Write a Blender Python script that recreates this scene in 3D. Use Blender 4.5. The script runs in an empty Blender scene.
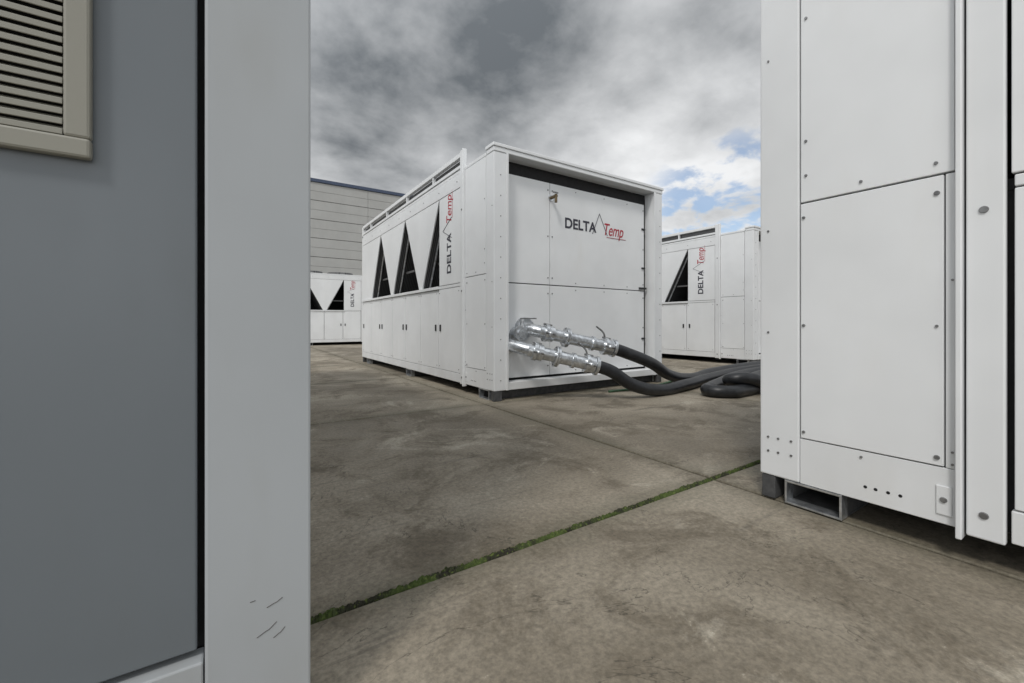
import bpy, bmesh, math, random
from mathutils import Vector, Matrix, noise
random.seed(4)
scene = bpy.context.scene
scene.view_settings.view_transform = 'Standard'
scene.view_settings.look = 'None'
scene.view_settings.exposure = 0

# ------------------------------------------------------------------ materials
class NT:
    def __init__(s, tree):
        s.t = tree; s.n = tree.nodes; s.l = tree.links
    def new(s, typ, **kw):
        nd = s.n.new(typ)
        for k, v in kw.items(): setattr(nd, k, v)
        return nd
    def link(s, a, b): s.l.new(a, b)
    def setin(s, nd, i, v):
        if hasattr(v, 'is_output') or isinstance(v, bpy.types.NodeSocket): s.l.new(v, nd.inputs[i])
        elif v is not None: nd.inputs[i].default_value = v
    def math(s, op, a, b=None, c=None, clamp=False):
        nd = s.new('ShaderNodeMath', operation=op); nd.use_clamp = clamp
        s.setin(nd, 0, a); s.setin(nd, 1, b); s.setin(nd, 2, c)
        return nd.outputs[0]
    def mix(s, f, a, b, blend='MIX'):
        nd = s.new('ShaderNodeMix', data_type='RGBA', blend_type=blend)
        s.setin(nd, 0, f)
        for i, v in ((6, a), (7, b)):
            if isinstance(v, (tuple, list)): v = (v[0], v[1], v[2], 1)
            s.setin(nd, i, v)
        return nd.outputs[2]
    def noise(s, vec, scale, detail=4, rough=0.5, dist=0.0):
        nd = s.new('ShaderNodeTexNoise')
        if vec is not None: s.l.new(vec, nd.inputs['Vector'])
        nd.inputs['Scale'].default_value = scale; nd.inputs['Detail'].default_value = detail
        nd.inputs['Roughness'].default_value = rough; nd.inputs['Distortion'].default_value = dist
        return nd.outputs[0]
    def ramp(s, v, lo, hi, a=0.0, b=1.0, smooth=True):
        nd = s.new('ShaderNodeMapRange')
        if smooth: nd.interpolation_type = 'SMOOTHSTEP'
        s.setin(nd, 0, v); nd.inputs[1].default_value = lo; nd.inputs[2].default_value = hi
        nd.inputs[3].default_value = a; nd.inputs[4].default_value = b
        return nd.outputs[0]
    def mapping(s, vec, scale):
        nd = s.new('ShaderNodeMapping'); s.l.new(vec, nd.inputs[0]); nd.inputs['Scale'].default_value = scale
        return nd.outputs[0]

def base_mat(name):
    m = bpy.data.materials.new(name); m.use_nodes = True
    k = NT(m.node_tree); bs = m.node_tree.nodes['Principled BSDF']
    tc = k.new('ShaderNodeTexCoord')
    return m, k, bs, tc.outputs['Object']

def paint(name, col, rough=0.42, dirt=0.25, metal=0.0, peel=0.03, dirtcol=(0.33, 0.30, 0.25), st=(4, 4, 1.1)):
    m, k, bs, oc = base_mat(name)
    streak = k.noise(k.mapping(oc, st), 1.0, 4, 0.6)
    blot = k.noise(oc, 1.7, 3, 0.6)
    f = k.math('MULTIPLY', k.ramp(streak, 0.48, 0.85), k.ramp(blot, 0.35, 0.75))
    f = k.math('MULTIPLY', f, dirt * 2.0)
    sep = k.new('ShaderNodeSeparateXYZ'); k.link(oc, sep.inputs[0])
    low = k.ramp(sep.outputs[2], 0.0, 0.45, 1.0, 0.0)
    low = k.math('MULTIPLY', k.math('MULTIPLY', low, k.ramp(streak, 0.3, 0.7)), dirt * 1.3)
    f = k.math('ADD', f, low, clamp=True)
    c2 = tuple(c * d for c, d in zip(col, (dirtcol[0]*2, dirtcol[1]*2, dirtcol[2]*2)))
    tone = k.ramp(blot, 0.3, 0.7, 0.95, 1.03)
    colr = k.mix(f, col, c2)
    mul = k.new('ShaderNodeVectorMath', operation='SCALE'); k.link(colr, mul.inputs[0]); k.link(tone, mul.inputs[3])
    k.link(mul.outputs[0], bs.inputs['Base Color'])
    k.link(k.ramp(streak, 0.3, 0.7, rough - 0.07, rough + 0.12), bs.inputs['Roughness'])
    bs.inputs['Metallic'].default_value = metal
    bp = k.new('ShaderNodeBump'); bp.inputs['Strength'].default_value = peel * 4; bp.inputs['Distance'].default_value = 0.004
    k.link(k.noise(oc, 2.2, 2), bp.inputs['Height']); k.link(bp.outputs[0], bs.inputs['Normal'])
    return m

def plain(name, col, rough=0.5, metal=0.0, var=0.25, sc=20, bump=0.1):
    m, k, bs, oc = base_mat(name)
    nz = k.noise(oc, sc, 3, 0.6)
    v = k.ramp(nz, 0.3, 0.7, 1 - var, 1 + var)
    mul = k.new('ShaderNodeVectorMath', operation='SCALE'); mul.inputs[0].default_value = col; k.link(v, mul.inputs[3])
    k.link(mul.outputs[0], bs.inputs['Base Color'])
    bs.inputs['Roughness'].default_value = rough; bs.inputs['Metallic'].default_value = metal
    if bump > 0:
        bp = k.new('ShaderNodeBump'); bp.inputs['Strength'].default_value = bump; bp.inputs['Distance'].default_value = 0.003
        k.link(nz, bp.inputs['Height']); k.link(bp.outputs[0], bs.inputs['Normal'])
    return m

M_white = paint('white_powder_coat', (0.78, 0.79, 0.795), 0.38, 0.11)
M_white2 = paint('white_frame_paint', (0.75, 0.76, 0.765), 0.40, 0.15)
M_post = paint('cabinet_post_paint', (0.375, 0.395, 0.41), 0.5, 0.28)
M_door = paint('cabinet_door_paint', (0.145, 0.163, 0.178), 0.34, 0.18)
M_vent = paint('beige_vent_plastic', (0.255, 0.247, 0.208), 0.5, 0.15)
M_dark = plain('dark_interior', (0.012, 0.012, 0.013), 0.8, bump=0)
M_rubber = plain('black_rubber', (0.016, 0.017, 0.019), 0.42, 0, 0.4, 14, 0.3)
M_foot = plain('rubber_foot', (0.07, 0.07, 0.07), 0.8)
M_galv = plain('galvanized_steel', (0.62, 0.64, 0.66), 0.30, 0.85, 0.25, 26, 0.25)
M_bolt = plain('bolt_steel', (0.24, 0.24, 0.24), 0.4, 0.7, bump=0)
M_brass = plain('brass', (0.16, 0.12, 0.07), 0.4, 0.8)
M_text = plain('lettering_black', (0.03, 0.03, 0.045), 0.5, 0, 0.1, bump=0)
M_red = plain('lettering_red', (0.40, 0.012, 0.03), 0.5, 0, 0.1, bump=0)
M_green = plain('green_hose', (0.04, 0.10, 0.05), 0.5)
M_scratch = plain('scuff_mark', (0.07, 0.06, 0.05), 0.8, bump=0)

m, k, bs, oc = base_mat('coil_fins'); M_coil = m
w = k.new('ShaderNodeTexWave', wave_type='BANDS', bands_direction='X'); k.link(oc, w.inputs[0]); w.inputs['Scale'].default_value = 12
c = k.mix(w.outputs[1], (0.04, 0.04, 0.042), (0.17, 0.17, 0.17))
k.link(c, bs.inputs['Base Color']); bs.inputs['Roughness'].default_value = 0.55; bs.inputs['Metallic'].default_value = 0.3

def concrete(name):
    m, k, bs, oc = base_mat(name)
    big = k.noise(oc, 0.6, 5, 0.6, 0.5)
    med = k.noise(oc, 2.4, 7, 0.70, 0.6)
    fine = k.noise(oc, 55, 5, 0.8)
    col = k.mix(k.ramp(big, 0.36, 0.64), (0.185, 0.157, 0.116), (0.335, 0.293, 0.228))
    col = k.mix(k.math('MULTIPLY', k.ramp(med, 0.47, 0.64), 0.76), col, (0.118, 0.097, 0.068))
    pn = k.noise(oc, 1.25, 7, 0.72, 1.4)
    col = k.mix(k.math('MULTIPLY', k.ramp(pn, 0.54, 0.68), 0.62), col, (0.46, 0.415, 0.335))
    sp = k.math('MULTIPLY', k.ramp(fine, 0.62, 0.70), k.ramp(pn, 0.48, 0.60))
    col = k.mix(k.math('MULTIPLY', sp, 0.6), col, (0.52, 0.49, 0.43))
    rot = k.new('ShaderNodeMapping'); k.link(oc, rot.inputs[0]); rot.inputs['Rotation'].default_value = (0, 0, 0.6); rot.inputs['Scale'].default_value = (0.6, 11, 1)
    sc = k.math('MULTIPLY', k.ramp(k.noise(rot.outputs[0], 1.0, 5, 0.65), 0.58, 0.66), k.ramp(big, 0.42, 0.56))
    col = k.mix(k.math('MULTIPLY', sc, 0.5), col, (0.085, 0.075, 0.06))
    cn = k.noise(oc, 0.9, 7, 0.62, 0.8)
    cr = k.ramp(k.math('ABSOLUTE', k.math('SUBTRACT', cn, 0.5)), 0.0006, 0.0028, 1.0, 0.0)
    cr = k.math('MULTIPLY', cr, k.ramp(pn, 0.46, 0.54, 1.0, 0.0))
    col = k.mix(k.math('MULTIPLY', cr, 0.6), col, (0.05, 0.042, 0.03))
    v = k.ramp(fine, 0.25, 0.75, 0.66, 1.34)
    uvn = k.new('ShaderNodeUVMap'); uvn.uv_map = 'UVMap'
    sx = k.new('ShaderNodeSeparateXYZ'); k.link(uvn.outputs[0], sx.inputs[0])
    def ed(o): return k.math('MINIMUM', o, k.math('SUBTRACT', 1.0, o))
    e = k.math('MINIMUM', ed(sx.outputs[0]), ed(sx.outputs[1]))
    e = k.math('ADD', e, k.math('MULTIPLY', k.math('SUBTRACT', med, 0.5), 0.14))
    em = k.ramp(e, -0.02, 0.06, 1.0, 0.0)
    col = k.mix(k.math('MULTIPLY', em, 0.5), col, (0.095, 0.088, 0.055))
    at = k.new('ShaderNodeAttribute'); at.attribute_name = 'tone'
    v = k.math('MULTIPLY', v, at.outputs['Fac'])
    mul = k.new('ShaderNodeVectorMath', operation='SCALE'); k.link(col, mul.inputs[0]); k.link(v, mul.inputs[3])
    k.link(mul.outputs[0], bs.inputs['Base Color'])
    k.link(k.ramp(med, 0.3, 0.7, 0.62, 0.88), bs.inputs['Roughness'])
    bp = k.new('ShaderNodeBump'); bp.inputs['Strength'].default_value = 0.5; bp.inputs['Distance'].default_value = 0.005
    k.link(fine, bp.inputs['Height']); k.link(bp.outputs[0], bs.inputs['Normal'])
    return m
M_slab = concrete('concrete_slab')
M_ground = plain('ground_dirt', (0.025, 0.022, 0.016), 0.9, 0, 0.4, 3)

m, k, bs, oc = base_mat('moss'); M_moss = m
c = k.mix(k.ramp(k.noise(oc, 6, 4, 0.7), 0.40, 0.60), (0.022, 0.020, 0.012), (0.060, 0.088, 0.018))
c = k.mix(k.ramp(k.noise(oc, 90, 2), 0.52, 0.7), c, (0.10, 0.13, 0.03))
k.link(c, bs.inputs['Base Color']); bs.inputs['Roughness'].default_value = 0.95

# ------------------------------------------------------------------ mesh helpers
def empty(name, loc=(0, 0, 0), rz=0.0):
    e = bpy.data.objects.new(name, None); scene.collection.objects.link(e)
    e.location = loc; e.rotation_euler = (0, 0, rz); e.empty_display_size = 0.2
    return e

class Group:
    def __init__(s, parent): s.parent = parent; s.b = {}
    def bm(s, name, mat, bev=0.003, smooth=False):
        if name not in s.b: s.b[name] = (bmesh.new(), mat, bev, smooth)
        return s.b[name][0]
    def box(s, name, mat, x0, x1, y0, y1, z0, z1, bev=0.003):
        bm = s.bm(name, mat, bev)
        x0, x1 = sorted((x0, x1)); y0, y1 = sorted((y0, y1)); z0, z1 = sorted((z0, z1))
        v = [bm.verts.new(p) for p in ((x0,y0,z0),(x1,y0,z0),(x1,y1,z0),(x0,y1,z0),(x0,y0,z1),(x1,y0,z1),(x1,y1,z1),(x0,y1,z1))]
        for f in ((0,3,2,1),(4,5,6,7),(0,1,5,4),(1,2,6,5),(2,3,7,6),(3,0,4,7)): bm.faces.new([v[i] for i in f])
    def prism(s, name, mat, pts, x0, x1, bev=0.003):
        bm = s.bm(name, mat, bev)
        x0, x1 = sorted((x0, x1))
        a = [bm.verts.new((x0, p[0], p[1])) for p in pts]; b = [bm.verts.new((x1, p[0], p[1])) for p in pts]
        n = len(pts); fs = [bm.faces.new(a), bm.faces.new(b[::-1])]
        for i in range(n): fs.append(bm.faces.new((a[i], b[i], b[(i+1) % n], a[(i+1) % n])))
        bmesh.ops.recalc_face_normals(bm, faces=fs)
    def cyl(s, name, mat, p0, p1, r, r2=None, seg=20, bev=0.0, cap=True):
        bm = s.bm(name, mat, bev, True)
        p0 = Vector(p0); p1 = Vector(p1); d = p1 - p0
        q = d.to_track_quat('Z', 'Y').to_matrix().to_4x4()
        bmesh.ops.create_cone(bm, cap_ends=cap, segments=seg, radius1=r, radius2=r if r2 is None else r2, depth=d.length,
                              matrix=Matrix.Translation((p0 + p1) / 2) @ q)
    def sphere(s, name, mat, c, r, sc=(1,1,1)):
        bm = s.bm(name, mat, 0, True)
        bmesh.ops.create_uvsphere(bm, u_segments=20, v_segments=12, radius=r, matrix=Matrix.Translation(c) @ Matrix.Diagonal((*sc, 1)))
    def finish(s):
        for name, (bm, mat, bev, smooth) in s.b.items():
            me = bpy.data.meshes.new(name); bm.to_mesh(me); bm.free()
            me.materials.append(mat)
            ob = bpy.data.objects.new(name, me); scene.collection.objects.link(ob)
            ob.parent = s.parent
            if smooth:
                me.polygons.foreach_set('use_smooth', [True] * len(me.polygons))
                md = ob.modifiers.new('es', 'EDGE_SPLIT'); md.split_angle = math.radians(40)
            if bev > 0:
                md = ob.modifiers.new('bevel', 'BEVEL'); md.width = bev; md.segments = 2; md.limit_method = 'ANGLE'

def curve_obj(name, parent, pts, r, mat, res=12, smooth=True, bevres=6):
    cu = bpy.data.curves.new(name, 'CURVE'); cu.dimensions = '3D'; cu.bevel_depth = r; cu.bevel_resolution = bevres; cu.use_fill_caps = True
    cu.resolution_u = res
    if smooth:
        sp = cu.splines.new('BEZIER'); sp.bezier_points.add(len(pts) - 1)
        for bp_, p in zip(sp.bezier_points, pts):
            bp_.co = p; bp_.handle_left_type = 'AUTO'; bp_.handle_right_type = 'AUTO'
    else:
        sp = cu.splines.new('POLY'); sp.points.add(len(pts) - 1)
        for q, p in zip(sp.points, pts): q.co = (*p, 1)
    ob = bpy.data.objects.new(name, cu); scene.collection.objects.link(ob); cu.materials.append(mat); ob.parent = parent
    return ob

def text_obj(name, parent, s, size, M, mat, shear=0, offset=0.0, sx=1.0, spacing=1.0):
    cu = bpy.data.curves.new(name, 'FONT'); cu.body = s; cu.size = size; cu.extrude = 0.0006; cu.shear = shear; cu.offset = offset
    cu.space_character = spacing
    ob = bpy.data.objects.new(name, cu); scene.collection.objects.link(ob); cu.materials.append(mat)
    ob.parent = parent; ob.matrix_local = M @ Matrix.Diagonal((sx, 1, 1, 1))
    return ob

def basis(X, Y, loc):
    X = Vector(X); Y = Vector(Y); Z = X.cross(Y)
    M = Matrix((X, Y, Z)).transposed().to_4x4(); M.translation = Vector(loc); return M

def logo(parent, X, Y, origin, scale):
    X = Vector(X); Y = Vector(Y); o = Vector(origin)
    N = X.cross(Y)
    text_obj('lettering_word', parent, 'DELTA', 0.165 * scale, basis(X, Y, o), M_text, 0, 0.0042 * scale, 1.0, 1.0)
    text_obj('lettering_script', parent, 'Temp', 0.21 * scale, basis(X, Y, o + X * 0.61 * scale - Y * 0.012 * scale), M_red, 0.32, 0.001 * scale, 0.74, 0.98)
    P = [o + X * 0.44 * scale - Y * 0.02 * scale, o + X * 0.555 * scale + Y * 0.235 * scale, o + X * 0.69 * scale - Y * 0.02 * scale]
    P = [p + N * 0.001 for p in P]
    curve_obj('lettering_triangle', parent, [P[0], P[1], P[2]], 0.0038 * scale, M_text, smooth=False, bevres=1)
    curve_obj('lettering_underline', parent, [o + X * 0.68 * scale - Y * 0.038 * scale + N*0.001, o + X * 1.02 * scale - Y * 0.038 * scale + N*0.001], 0.0028 * scale, M_red, smooth=False, bevres=1)

# ------------------------------------------------------------------ chiller
def chiller(loc, rz, W=2.525, L=5.06, rail=True):
    e = empty('industrial_chiller', loc, rz); g = Group(e)
    top = 2.42
    g.box('inner_core', M_dark, 0.035, W-0.035, 0.15, L-0.04, 0.12, 1.165, 0)
    g.box('inner_core', M_dark, 0.035, W-0.035, 0.15, 0.70, 1.166, top-0.005, 0)  # black colour also paints the shadow in the gap under the top beam
    g.box('coil_blackout', M_dark, W/2-0.01, W/2+0.01, 0.71, L-0.04, 1.166, top-0.005, 0)  # added black sheet, stands in for the shaded depth of the coil openings
    g.box('coil_floor', M_dark, 0.03, W-0.03, 0.71, L-0.04, 1.166, 1.20, 0)
    for x0, x1 in ((0, 0.15), (W-0.15, W)):
        g.box('corner_post', M_white2, x0, x1, 0, 0.155, 0.1, top+0.0, 0.006)
        g.box('corner_post', M_white2, x0, x1, L-0.08, L, 0.1, 2.63 if rail else top, 0.006)
        g.box('corner_post_flange', M_white2, x0+0.135 if x0 == 0 else x0-0.012, x0+0.162 if x0 == 0 else x0+0.015, -0.012, -0.001, 0.1, top, 0.002)
    g.box('top_beam', M_white2, -0.004, W+0.004, -0.006, 0.14, top+0.002, top+0.045, 0.005)
    g.box('top_beam', M_white2, -0.014, W+0.014, -0.016, 0.15, top+0.047, top+0.08, 0.005)
    g.box('roof_deck', M_white2, 0.0, W, 0.152, L, top+0.002, top+0.035, 0.004)
    px0, px1, sx = 0.185, W-0.205, 0.78
    pf = 0.12
    ptop = 2.28
    g.box('front_panel', M_white, px0, sx-0.004, pf, pf+0.02, 1.176, ptop)
    g.box('front_panel', M_white, sx+0.004, px1, pf, pf+0.02, 1.176, ptop)
    g.box('front_panel', M_white, px0, sx-0.004, pf, pf+0.02, 0.20, 1.166)
    g.box('front_panel', M_white, sx+0.004, px1, pf, pf+0.02, 0.20, 1.166)
    g.box('front_sill', M_white2, 0.151, W-0.151, 0.0, 0.13, 0.1, 0.175, 0.004)
    for z in (0.3, 0.7, 1.08, 1.25, 1.7, 2.2):
        for x in (px0+0.02, sx-0.03, sx+0.03, px1-0.02):
            g.cyl('front_screw', M_bolt, (x, pf+0.002, z), (x, pf-0.005, z), 0.008, seg=10)
    for x in (1.15, 1.6, 2.0):
        for z in (0.23, 1.13, 1.21, 2.24):
            g.cyl('front_screw', M_bolt, (x, pf+0.002, z), (x, pf-0.005, z), 0.006, seg=10)
    for z in [0.2 + 0.2*i for i in range(11)]:
        for x in (0.075, W-0.045):
            g.cyl('post_screw', M_bolt, (x, 0.002, z), (x, -0.004, z), 0.0055, seg=8)
    for z in (0.55, 1.45, 1.95):
        g.box('front_latch', M_rubber, px1-0.05, px1+0.01, pf-0.014, pf, z, z+0.022, 0.002)
    g.box('front_latch', M_rubber, px1-0.10, px1+0.03, pf-0.02, pf, 1.19, 1.215, 0.002)
    for s in (0, 1):
        fx = (lambda o: -o) if s == 0 else (lambda o: W + o)
        def sb(name, mat, o0, o1, y0, y1, z0, z1, bev=0.003): g.box(name, mat, fx(o0), fx(o1), y0, y1, z0, z1, bev)
        def bolt(y, z, r, o=0.0): g.cyl('side_bolt', M_bolt, (fx(o-0.003), y, z), (fx(o+0.004), y, z), r, r*0.8, seg=14)
        sb('side_panel', M_white, -0.022, 0.001, 0.161, 0.578, 0.289, 1.247, 0.002)
        sb('side_panel', M_white, -0.022, 0.001, 0.161, 0.603, 1.254, top-0.004, 0.002)
        sb('side_frame', M_white2, -0.030, -0.002, 0.157, 0.605, 0.1, 0.284, 0.002)
        sb('side_frame', M_white2, -0.030, -0.002, 0.582, 0.605, 0.286, 1.248, 0.002)
        sb('side_fin', M_white, -0.02, 0.030, 0.609, 0.624, 0.075, 2.65 if rail else top, 0.003)
        sb('side_strut', M_white2, -0.02, 0.012, 0.630, 0.712, 0.09, 2.65 if rail else top, 0.005)
        for yy in (0.035, 0.075, 0.125):
            for zz in (0.205, 0.265): bolt(yy, zz, 0.0055)
        bolt(0.035, 1.16, 0.005); bolt(0.035, 1.9, 0.005); bolt(0.035, 0.72, 0.005)
        for zz in (0.315, 0.75, 1.19): bolt(0.172, zz, 0.0065, 0.002); bolt(0.562, zz, 0.0085 if zz != 0.75 else 0.005, 0.002)
        for zz in (1.36, 1.50, 2.0): bolt(0.180, zz, 0.006, 0.002)
        bolt(0.36, 1.285, 0.006, 0.002); bolt(0.56, 1.29, 0.006, 0.002); bolt(0.36, 0.262, 0.005, -0.001)
        for yy in (0.372, 0.402, 0.437, 0.470):
            g.cyl('side_hole', M_dark, (fx(-0.004), yy, 0.155), (fx(-0.001), yy, 0.155), 0.0055, seg=14)
        sb('hinge_plate', M_white2, -0.002, 0.003, 0.560, 0.598, 0.13, 0.225, 0.002); bolt(0.578, 0.18, 0.010, 0.004)
        for zz in (0.165, 1.11, 2.0): bolt(0.668, zz, 0.012, 0.013)
        for zz in (0.3, 0.34, 0.9): bolt(0.598, zz, 0.004, -0.001)
        ys, ye, n = 0.722, L-0.085, 7
        dw = (ye - ys) / n
        for i in range(n):
            sb('lower_door', M_white, -0.025, 0.0, ys+i*dw+0.006, ys+(i+1)*dw-0.006, 0.203, 1.163)
            hy = ys+i*dw + (dw-0.07 if i % 2 == 0 else 0.07)
            sb('door_handle', M_rubber, 0.0, 0.012, hy-0.014, hy+0.014, 0.66, 0.74, 0.003)
            for zz in (0.24, 1.12):
                bolt(ys+i*dw+0.04, zz, 0.007); bolt(ys+(i+1)*dw-0.04, zz, 0.007)
        sb('bottom_rail', M_white2, -0.03, 0.002, ys, ye, 0.1, 0.198)
        sb('drip_ledge', M_white2, -0.03, 0.0, 0.728, 1.29, 1.169, 1.203)
        sb('drip_ledge', M_white2, -0.03, 0.024, 1.293, L-0.083, 1.168, 1.204)
        sb('lettering_panel', M_white, -0.02, 0.001, 0.722, 1.296, 1.209, 2.255)
        sb('upper_band', M_white2, -0.03, 0.004, 0.716, L-0.083, 2.262, top-0.002)
        for i in range(9): bolt(0.80+i*0.5, 2.34, 0.007, 0.005)
        c = [1.30, 2.54, 3.78]; hb = 0.56
        for i in range(3):
            a0 = c[i]
            if i < 2: pts = [(a0+0.01, 2.257), (c[i+1]-0.01, 2.257), (c[i+1]-hb, 1.209), (a0+hb, 1.209)]
            else: pts = [(a0+0.01, 2.257), (L-0.085, 2.257), (L-0.085, 1.209), (a0+hb, 1.209)]
            g.prism('coil_end_plate', M_white, pts, fx(-0.018), fx(0.0), 0.002)
        for i in range(3):
            a0 = c[i]
            g.prism('coil', M_coil, [(a0+0.01, 2.25), (a0+0.05, 2.25), (a0+hb+0.05, 1.21), (a0+hb+0.01, 1.21)], fx(-0.03), W/2, 0)
            if i: g.prism('coil', M_coil, [(a0-0.01, 2.25), (a0-0.05, 2.25), (a0-hb-0.05, 1.21), (a0-hb-0.01, 1.21)], fx(-0.03), W/2, 0)
            g.cyl('coil_header', M_galv, (fx(-0.10), a0+0.05, 2.15), (fx(-0.10), a0+hb-0.03, 1.22), 0.016, seg=10)
            g.box('coil_crossbar', M_coil, fx(-0.14), fx(-0.16), a0+0.0, a0+0.36, 1.52, 1.55, 0)
        if rail:
            sb('top_rail', M_white2, -0.05, 0.0, 0.716, L-0.083, 2.595, 2.645, 0.004)
            sb('top_rail', M_white2, -0.03, 0.006, 0.716, L-0.083, 2.468, 2.505, 0.004)
            sb('rail_screen', M_coil, -0.075, -0.06, 0.716, L-0.083, 2.457, 2.60, 0.0)
            for i in range(4):
                y = 1.5+i*0.98
                sb('rail_post', M_white2, -0.045, -0.005, y, y+0.03, 2.506, 2.594, 0.002)
    for y0 in (0.10, 2.3, 4.5):
        y1 = y0+0.20
        for a, b, z0, z1 in ((y0, y1, 0.001, 0.009), (y0, y1, 0.090, 0.098), (y0, y0+0.008, 0.0095, 0.0895), (y1-0.008, y1, 0.0095, 0.0895)):
            g.box('fork_channel', M_foot, 0.06, W-0.06, a+0.001, b-0.001, z0+0.0005, z1-0.0005, 0.0)
            g.box('fork_channel_end', M_galv, 0.0, 0.059, a, b, z0, z1, 0.001)
            g.box('fork_channel_end', M_galv, W-0.059, W, a, b, z0, z1, 0.001)
    for x in (0.0, W-0.1):
        for y in (0.005, L-0.09):
            g.box('rubber_foot', M_foot, x+0.005, x+0.095, y, y+0.055, 0.0, 0.098, 0.004)
    for i in range(4):
        for x in (0.65, W-0.65):
            y = 1.3+i*1.02
            g.cyl('fan_ring', M_coil, (x, y, top+0.036), (x, y, top+0.13), 0.43, seg=32, cap=False)
            g.cyl('fan_grille', M_dark, (x, y, top+0.09), (x, y, top+0.10), 0.42, seg=32)
    g.box('rear_panel', M_white, 0.151, W-0.151, L-0.03, L-0.01, 0.1, top)
    g.finish()
    logo(e, (1, 0, 0), (0, 0, 1), (0.985, pf-0.002, 1.825), 0.97)
    logo(e, (0, 0, 1), (0, 1, 0), (-0.002, 0.965, 1.33), 0.94)
    logo(e, (0, 0, 1), (0, -1, 0), (W+0.002, 1.06, 1.33), 0.94)
    return e, g

main, _ = chiller((2.072, 3.47, 0), 0)
chiller((7.70, 3.89, 0), 0)
chiller((4.45, 15.5, 0), math.radians(90), rail=False)
chiller((1.94+2.525, 0.952, 0), math.radians(180))

g = Group(main)
g.cyl('valve', M_brass, (0.79, 0.12, 2.12), (0.79, 0.02, 2.12), 0.018)
g.cyl('valve_outlet', M_brass, (0.79, 0.03, 2.14), (0.79, 0.03, 2.05), 0.015)
g.box('valve_lever', M_bolt, 0.73, 0.80, 0.0, 0.012, 2.14, 2.155, 0.002)
g.cyl('valve_flange', M_galv, (0.79, 0.119, 2.12), (0.79, 0.11, 2.12), 0.035)
g.finish()

# ------------------------------------------------------------------ pipes
def pipe_assembly(start, elbow, end, r=0.062):
    e = empty('steel_pipe_coupling'); g = Group(e)
    S, E, P = Vector(start), Vector(elbow), Vector(end)
    d = (P - E).normalized()
    curve_obj('pipe_elbow', e, [S, S.lerp(E, 0.55), E + d*0.10], r, M_galv)
    g.cyl('pipe', M_galv, E + d*0.06, P, r)
    def collar(p, dr, R, w, n='collar'): g.cyl(n, M_galv, p - dr*w/2, p + dr*w/2, R, seg=28, bev=0.003)
    sd = (E - S).normalized()
    collar(S + sd*0.015, sd, r*1.75, 0.03, 'wall_flange')
    Lp = (P - E).length
    for t, R, w in ((0.13, 1.45, 0.035), (0.18, 1.3, 0.05), (Lp-0.24, 1.22, 0.03), (Lp-0.10, 1.45, 0.035), (Lp-0.05, 1.3, 0.06), (Lp, 1.5, 0.03)):
        collar(E + d*t, d, r*R, w)
    up = Vector((0, 0, 1)); side = d.cross(up).normalized(); upn = side.cross(d).normalized()
    # flange pair with a ring of bolts
    for t in (0.34, 0.362):
        collar(E + d*t, d, r*1.62, 0.017, 'bolt_flange')
    for i in range(8):
        a = i*math.pi/4
        q = E + d*0.351 + (side*math.cos(a) + upn*math.sin(a))*r*1.36
        g.cyl('flange_bolt', M_bolt, q - d*0.028, q + d*0.028, 0.008, seg=6)
    for t in (0.155, Lp-0.075):
        c = E + d*t
        for sgn in (1, -1):
            q = c + side*sgn*r*1.4
            g.cyl('clamp_bolt', M_bolt, q - d*0.05, q + d*0.05, 0.010, seg=10)
            g.sphere('clamp_lug', M_galv, q, 0.024)
        q = c + up*r*1.4
        g.cyl('clamp_bolt', M_bolt, q - d*0.045, q + d*0.045, 0.010, seg=10)
    c = E + d*(Lp-0.09) + up*r*1.35
    curve_obj('cam_lever', e, [c, c + up*0.05 - d*0.02, c + up*0.10 - d*0.10], 0.009, M_bolt)
    g.finish()
    return P, d

P1, d1 = pipe_assembly((2.28, 3.585, 0.55), (2.30, 3.33, 0.515), (2.96, 3.00, 0.34))
P2, d2 = pipe_assembly((2.50, 3.585, 0.71), (2.46, 3.36, 0.69), (3.27, 3.07, 0.50))
e = empty('shutoff_valve'); g = Group(e)
g.cyl('body', M_galv, (2.385, 3.585, 0.66), (2.385, 3.42, 0.66), 0.055)
g.cyl('bonnet', M_galv, (2.385, 3.45, 0.66), (2.385, 3.45, 0.80), 0.022)
g.cyl('flange', M_galv, (2.385, 3.47, 0.66), (2.385, 3.44, 0.66), 0.085, bev=0.003)
g.box('handle', M_bolt, 2.37, 2.56, 3.44, 3.46, 0.80, 0.812, 0.002)
g.finish()

def hose(pts, r=0.062, mat=M_rubber):
    e = empty('water_hose'); return curve_obj('hose_tube', e, pts, r, mat, res=20, bevres=8)
z0 = 0.063
dz = Vector((0, 0, 0.018))
hose([P1 - d1*0.02, P1 + d1*0.15 - dz, (3.30, 2.86, 0.15), (3.66, 2.82, z0), (4.20, 2.88, z0), (4.9, 3.05, z0), (6.1, 3.28, z0), (7.4, 3.30, z0)])
hose([P2 - d2*0.02, P2 + d2*0.15 - dz, (3.75, 2.98, 0.33), (4.2, 3.08, 0.16), (4.8, 3.21, z0), (5.6, 3.42, z0), (7.4, 3.65, z0)])
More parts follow.
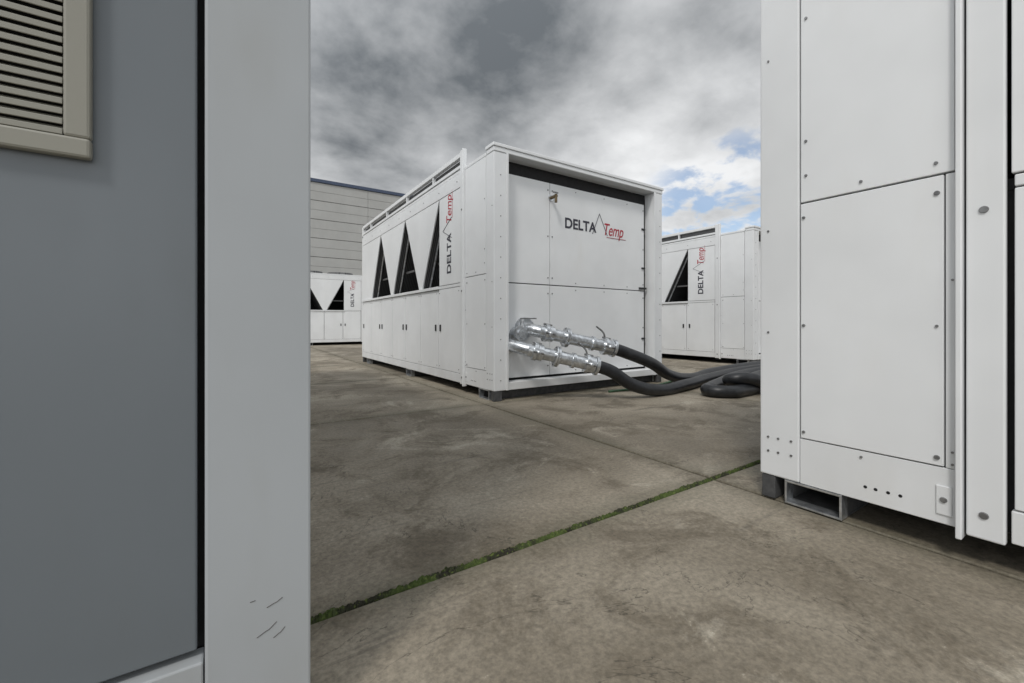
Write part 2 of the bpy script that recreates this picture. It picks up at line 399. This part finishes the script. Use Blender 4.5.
# a return loop lying in front of the two runs
hose([(7.4, 3.12, z0), (6.1, 3.10, z0), (5.3, 2.95, z0), (4.72, 2.76, z0), (4.30, 2.62, z0), (4.08, 2.50, z0), (4.16, 2.36, z0), (4.45, 2.33, z0), (5.2, 2.42, z0), (6.4, 2.40, z0)])
hose([(7.4, 2.95, z0), (6.2, 2.93, z0), (5.5, 2.80, z0), (4.95, 2.63, z0), (4.5, 2.50, z0*2.2), (4.36, 2.44, z0*2.6), (4.46, 2.32, z0*2.9), (4.9, 2.26, z0*1.1), (5.5, 2.22, z0), (6.6, 2.2, z0)])
hose([(3.4, 3.25, 0.013), (4.0, 3.22, 0.013), (4.6, 3.36, 0.013), (5.3, 3.55, 0.013), (7.0, 3.80, 0.013)], 0.012, M_green)

# ------------------------------------------------------------------ foreground cabinet
e = empty('equipment_cabinet'); g = Group(e)
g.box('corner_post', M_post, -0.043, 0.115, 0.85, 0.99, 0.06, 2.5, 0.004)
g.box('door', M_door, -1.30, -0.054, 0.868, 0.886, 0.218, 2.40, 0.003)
g.box('inner_core', M_dark, -2.30, 0.08, 0.90, 5.8, 0.08, 2.42, 0)
g.box('base_beam', M_post, -2.4, -0.045, 0.852, 0.895, 0.06, 0.205, 0.003)
g.box('plinth', M_foot, -2.38, 0.10, 0.87, 5.85, 0.0, 0.058, 0.003)
g.box('roof', M_post, -2.42, 0.12, 0.84, 5.92, 2.502, 2.54, 0.004)
g.box('side_panel', M_post, 0.085, 0.110, 0.992, 5.85, 0.06, 2.498, 0.003)
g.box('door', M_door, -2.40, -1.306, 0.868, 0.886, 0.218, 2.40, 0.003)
g.box('rear_panel', M_post, -2.40, 0.084, 5.82, 5.85, 0.06, 2.498, 0.003)
g.box('side_panel', M_post, -2.42, -2.401, 0.868, 5.85, 0.06, 2.498, 0.003)
vx0, vx1, vz0, vz1 = -0.62, -0.178, 1.0, 1.46
f = 0.029
yb, yf = 0.867, 0.851
g.box('vent_frame', M_vent, vx0, vx1, yf, yb, vz0, vz0+f, 0.004)
g.box('vent_frame', M_vent, vx0, vx1, yf, yb, vz1-f, vz1, 0.004)
g.box('vent_frame', M_vent, vx1-f, vx1, yf, yb, vz0+f-0.001, vz1-f+0.001, 0.004)
g.box('vent_frame', M_vent, vx0, vx0+f, yf, yb, vz0+f-0.001, vz1-f+0.001, 0.004)
g.box('vent_back', M_dark, vx0+f, vx1-f, yb-0.003, yb-0.0005, vz0+f, vz1-f, 0)
z = vz0+f+0.003
while z < vz1-f-0.012:
    g.prism('vent_slat', M_vent, [(yf+0.001, z), (yf+0.003, z+0.001), (yb-0.004, z+0.011), (yb-0.006, z+0.0105)], vx0+f, vx1-f, 0)
    g.box('vent_slat_lip', M_vent, vx0+f, vx1-f, yf+0.001, yf+0.0035, z-0.003, z+0.0055, 0.0008)
    z += 0.0145
g.finish()
for (x, zz, l, a) in ((0.045, 0.262, 0.024, 0.5), (0.030, 0.215, 0.030, 0.7), (0.055, 0.205, 0.018, 0.9), (0.02, 0.28, 0.008, 0.1)):
    curve_obj('scuff_mark', e, [(x, 0.8495, zz), (x+l*0.45, 0.8495, zz+l*0.3*a), (x+l*0.6, 0.8495, zz+l*0.35*a), (x+l, 0.8495, zz+l*0.8*a)], 0.0005, M_scratch, res=6, bevres=1, smooth=False)

# ------------------------------------------------------------------ ground + slabs
bm = bmesh.new()
bmesh.ops.create_grid(bm, x_segments=1, y_segments=1, size=400)
me = bpy.data.meshes.new('ground'); bm.to_mesh(me); bm.free(); me.materials.append(M_ground)
ob = bpy.data.objects.new('ground', me); scene.collection.objects.link(ob); ob.location.z = -0.045

S = 2.27
xs = [1.95 + S*i for i in range(-18, 19)]; ys = [1.183 + S*i for i in range(-12, 22)]
bm = bmesh.new(); uvl = bm.loops.layers.uv.new('UVMap'); tone = bm.faces.layers.float.new('tone')
random.seed(3)
for i in range(len(xs)-1):
    for j in range(len(ys)-1):
        gx = 0.010
        g0 = 0.013 if abs(ys[j]-1.183) < .01 else 0.009
        g1 = 0.013 if abs(ys[j+1]-1.183) < .01 else 0.009
        x0, x1, y0, y1 = xs[i]+gx, xs[i+1]-gx, ys[j]+g0, ys[j+1]-g1
        N = 10 if (abs(xs[i]) < 6 and abs(ys[j]) < 6) else 1
        b = 0.005; t = random.uniform(0.87, 1.12); dzz = random.uniform(-0.003, 0.0)
        px = [x0+(x1-x0)*q/N for q in range(N+1)]; py = [y0+(y1-y0)*q/N for q in range(N+1)]
        jit = lambda: random.uniform(-0.002, 0.002) if N > 1 else 0
        loop = [(px[q], y0) for q in range(N)] + [(x1, py[q]) for q in range(N)] + [(px[N-q], y1) for q in range(N)] + [(x0, py[N-q]) for q in range(N)]
        cx, cy = (x0+x1)/2, (y0+y1)/2
        top = []; edge = []; bot = []
        for (x, y) in loop:
            jx, jy = jit(), jit()
            sx = 1 - b*2/(x1-x0); sy = 1 - b*2/(y1-y0)
            top.append(bm.verts.new((cx+(x-cx)*sx+jx, cy+(y-cy)*sy+jy, dzz)))
            edge.append(bm.verts.new((x+jx, y+jy, dzz-0.005)))
            bot.append(bm.verts.new((x, y, -0.06)))
        fs = [bm.faces.new(top)]
        n = len(loop)
        for q in range(n):
            fs.append(bm.faces.new((edge[q], edge[(q+1) % n], top[(q+1) % n], top[q])))
            fs.append(bm.faces.new((bot[q], bot[(q+1) % n], edge[(q+1) % n], edge[q])))
        for fc in fs:
            fc[tone] = t
            for lp in fc.loops: lp[uvl].uv = ((lp.vert.co.x-x0)/(x1-x0), (lp.vert.co.y-y0)/(y1-y0))
me = bpy.data.meshes.new('concrete_pavement'); bm.to_mesh(me); bm.free(); me.materials.append(M_slab)
ob = bpy.data.objects.new('concrete_pavement', me); scene.collection.objects.link(ob)

bm = bmesh.new()
def moss_strip(x0, x1, yc, half, n, m=8, horizontal=True, amp=1.0):
    rows = []
    for i in range(n+1):
        x = x0+(x1-x0)*i/n
        w = half*(0.75+0.7*max(-0.6, noise.noise(Vector((x*5, yc, 0)))*1.2 + noise.noise(Vector((x*21, yc, 3)))*0.9))
        r = []
        for j in range(m+1):
            t = -1+2*j/m
            y = yc+t*w
            hgt = amp*(0.007*(1-t*t) + 0.007*noise.noise(Vector((x*70, y*70, 0))) + 0.004*random.uniform(-1, 1)) - 0.005 - 0.004*abs(t)**3
            r.append(bm.verts.new((x, y, hgt) if horizontal else (y, x, hgt)))
        rows.append(r)
    for i in range(n):
        for j in range(m): bm.faces.new((rows[i][j], rows[i+1][j], rows[i+1][j+1], rows[i][j+1]))
moss_strip(-1.2, 4.2, 1.183, 0.022, 1500)
moss_strip(4.2, 8.0, 1.183, 0.02, 500)
bmesh.ops.recalc_face_normals(bm, faces=bm.faces[:])
me = bpy.data.meshes.new('moss'); bm.to_mesh(me); bm.free(); me.materials.append(M_moss)
ob = bpy.data.objects.new('moss', me); scene.collection.objects.link(ob)

# ------------------------------------------------------------------ warehouse
M_clad = paint('cladding', (0.40, 0.40, 0.385), 0.5, 0.15)
M_trim = plain('roof_trim', (0.05, 0.07, 0.12), 0.5)
e = empty('warehouse_building'); g = Group(e)
bx0, bx1, by = -24.0, 14.5, 23.4
g.box('core', M_dark, bx0+0.05, bx1-0.05, by+0.09, by+16, 0, 7.9, 0)
z = 0.3
while z < 7.9:
    h = min(0.96, 7.95-z)
    x = bx0
    while x < bx1-0.1:
        x2 = min(x+6.0, bx1)
        g.box('wall_panel', M_clad, x+0.006, x2-0.006, by, by+0.08, z+0.012, z+h*0.5-0.004, 0.01)
        g.box('wall_panel', M_clad, x+0.006, x2-0.006, by, by+0.08, z+h*0.5+0.004, z+h-0.012, 0.01)
        x = x2
    g.box('side_wall', M_clad, bx1-0.05, bx1, by+0.10, by+16, z+0.012, z+h-0.012, 0.012)
    z += 0.96
g.box('plinth', M_foot, bx0, bx1, by-0.03, by+16, 0, 0.3, 0)
g.box('roof_trim', M_trim, bx0-0.05, bx1+0.05, by-0.06, by+16.05, 7.95, 8.12, 0.01)
g.box('door_leaf', M_trim, 9.0, 10.0, by-0.04, by-0.001, 0.3, 2.4)
g.finish()

# ------------------------------------------------------------------ sun + sky
Sdir = Vector((-0.52, -0.36, 0.77)).normalized()
el = math.asin(Sdir.z); rot = math.atan2(Sdir.x, Sdir.y)
ld = bpy.data.lights.new('sun', 'SUN'); ld.energy = 1.5; ld.angle = math.radians(10); ld.color = (1, 0.97, 0.93)
lo = bpy.data.objects.new('sun', ld); scene.collection.objects.link(lo)
lo.rotation_euler = Sdir.to_track_quat('Z', 'Y').to_euler(); lo.location = Sdir*30

w = bpy.data.worlds.new('World'); scene.world = w; w.use_nodes = True
k = NT(w.node_tree); k.n.clear()
out = k.new('ShaderNodeOutputWorld'); tc = k.new('ShaderNodeTexCoord')
D = tc.outputs['Generated']
sky = k.new('ShaderNodeTexSky', sky_type='NISHITA'); sky.sun_disc = False; sky.sun_elevation = el; sky.sun_rotation = rot
bg1 = k.new('ShaderNodeBackground'); k.link(sky.outputs[0], bg1.inputs[0]); bg1.inputs[1].default_value = 0.14
sep = k.new('ShaderNodeSeparateXYZ'); k.link(D, sep.inputs[0])
zz = k.math('ADD', k.math('MAXIMUM', sep.outputs[2], 0.0), 0.28)
cb = k.new('ShaderNodeCombineXYZ'); k.link(k.math('DIVIDE', sep.outputs[0], zz), cb.inputs[0]); k.link(k.math('DIVIDE', sep.outputs[1], zz), cb.inputs[1])
P = cb.outputs[0]
def lobe(v, lo_, hi_):
    v = Vector(v).normalized()
    dt = k.new('ShaderNodeVectorMath', operation='DOT_PRODUCT'); k.link(D, dt.inputs[0]); dt.inputs[1].default_value = v
    return k.ramp(dt.outputs[1], lo_, hi_)
n1 = k.noise(P, 1.7, 7, 0.55, 0.15)
n2 = k.noise(P, 4.6, 6, 0.56, 0.2)
b = k.math('ADD', k.math('MULTIPLY', k.ramp(n1, 0.30, 0.70, smooth=False), 0.80), k.math('MULTIPLY', k.ramp(n2, 0.25, 0.75, smooth=False), 0.42))
bright = lobe((0.79, 0.49, 0.33), 0.88, 0.998)
b = k.math('ADD', b, k.math('MULTIPLY', bright, 0.46))
horiz = k.ramp(sep.outputs[2], 0.10, 0.52, 0.16, -0.25)
b = k.math('ADD', b, horiz)
ccol = k.mix(k.ramp(b, 0.10, 1.25, smooth=False), (0.150, 0.166, 0.182), (0.89, 0.90, 0.91))
sunl = k.math('ADD', 1.0, k.math('MULTIPLY', lobe(Sdir, -0.2, 1.0), 1.75))
bg2 = k.new('ShaderNodeBackground'); k.link(ccol, bg2.inputs[0]); k.link(sunl, bg2.inputs[1])
hole = k.math('MULTIPLY', lobe((0.86, 0.47, 0.20), 0.976, 0.992), k.ramp(n2, 0.44, 0.56))
ms = k.new('ShaderNodeMixShader'); k.link(k.math('MULTIPLY', hole, 0.8), ms.inputs[0]); k.link(bg2.outputs[0], ms.inputs[1]); k.link(bg1.outputs[0], ms.inputs[2])
k.link(ms.outputs[0], out.inputs[0])

# ------------------------------------------------------------------ camera
cd = bpy.data.cameras.new('camera'); cd.lens = 420/1024*36; cd.sensor_width = 36; cd.shift_y = -18.5/1024
cd.clip_start = 0.02; cd.clip_end = 1500
co = bpy.data.objects.new('camera', cd); scene.collection.objects.link(co)
co.location = (0, 0, 0.76); co.rotation_euler = (math.radians(90), 0, math.radians(-33.3))
scene.camera = co
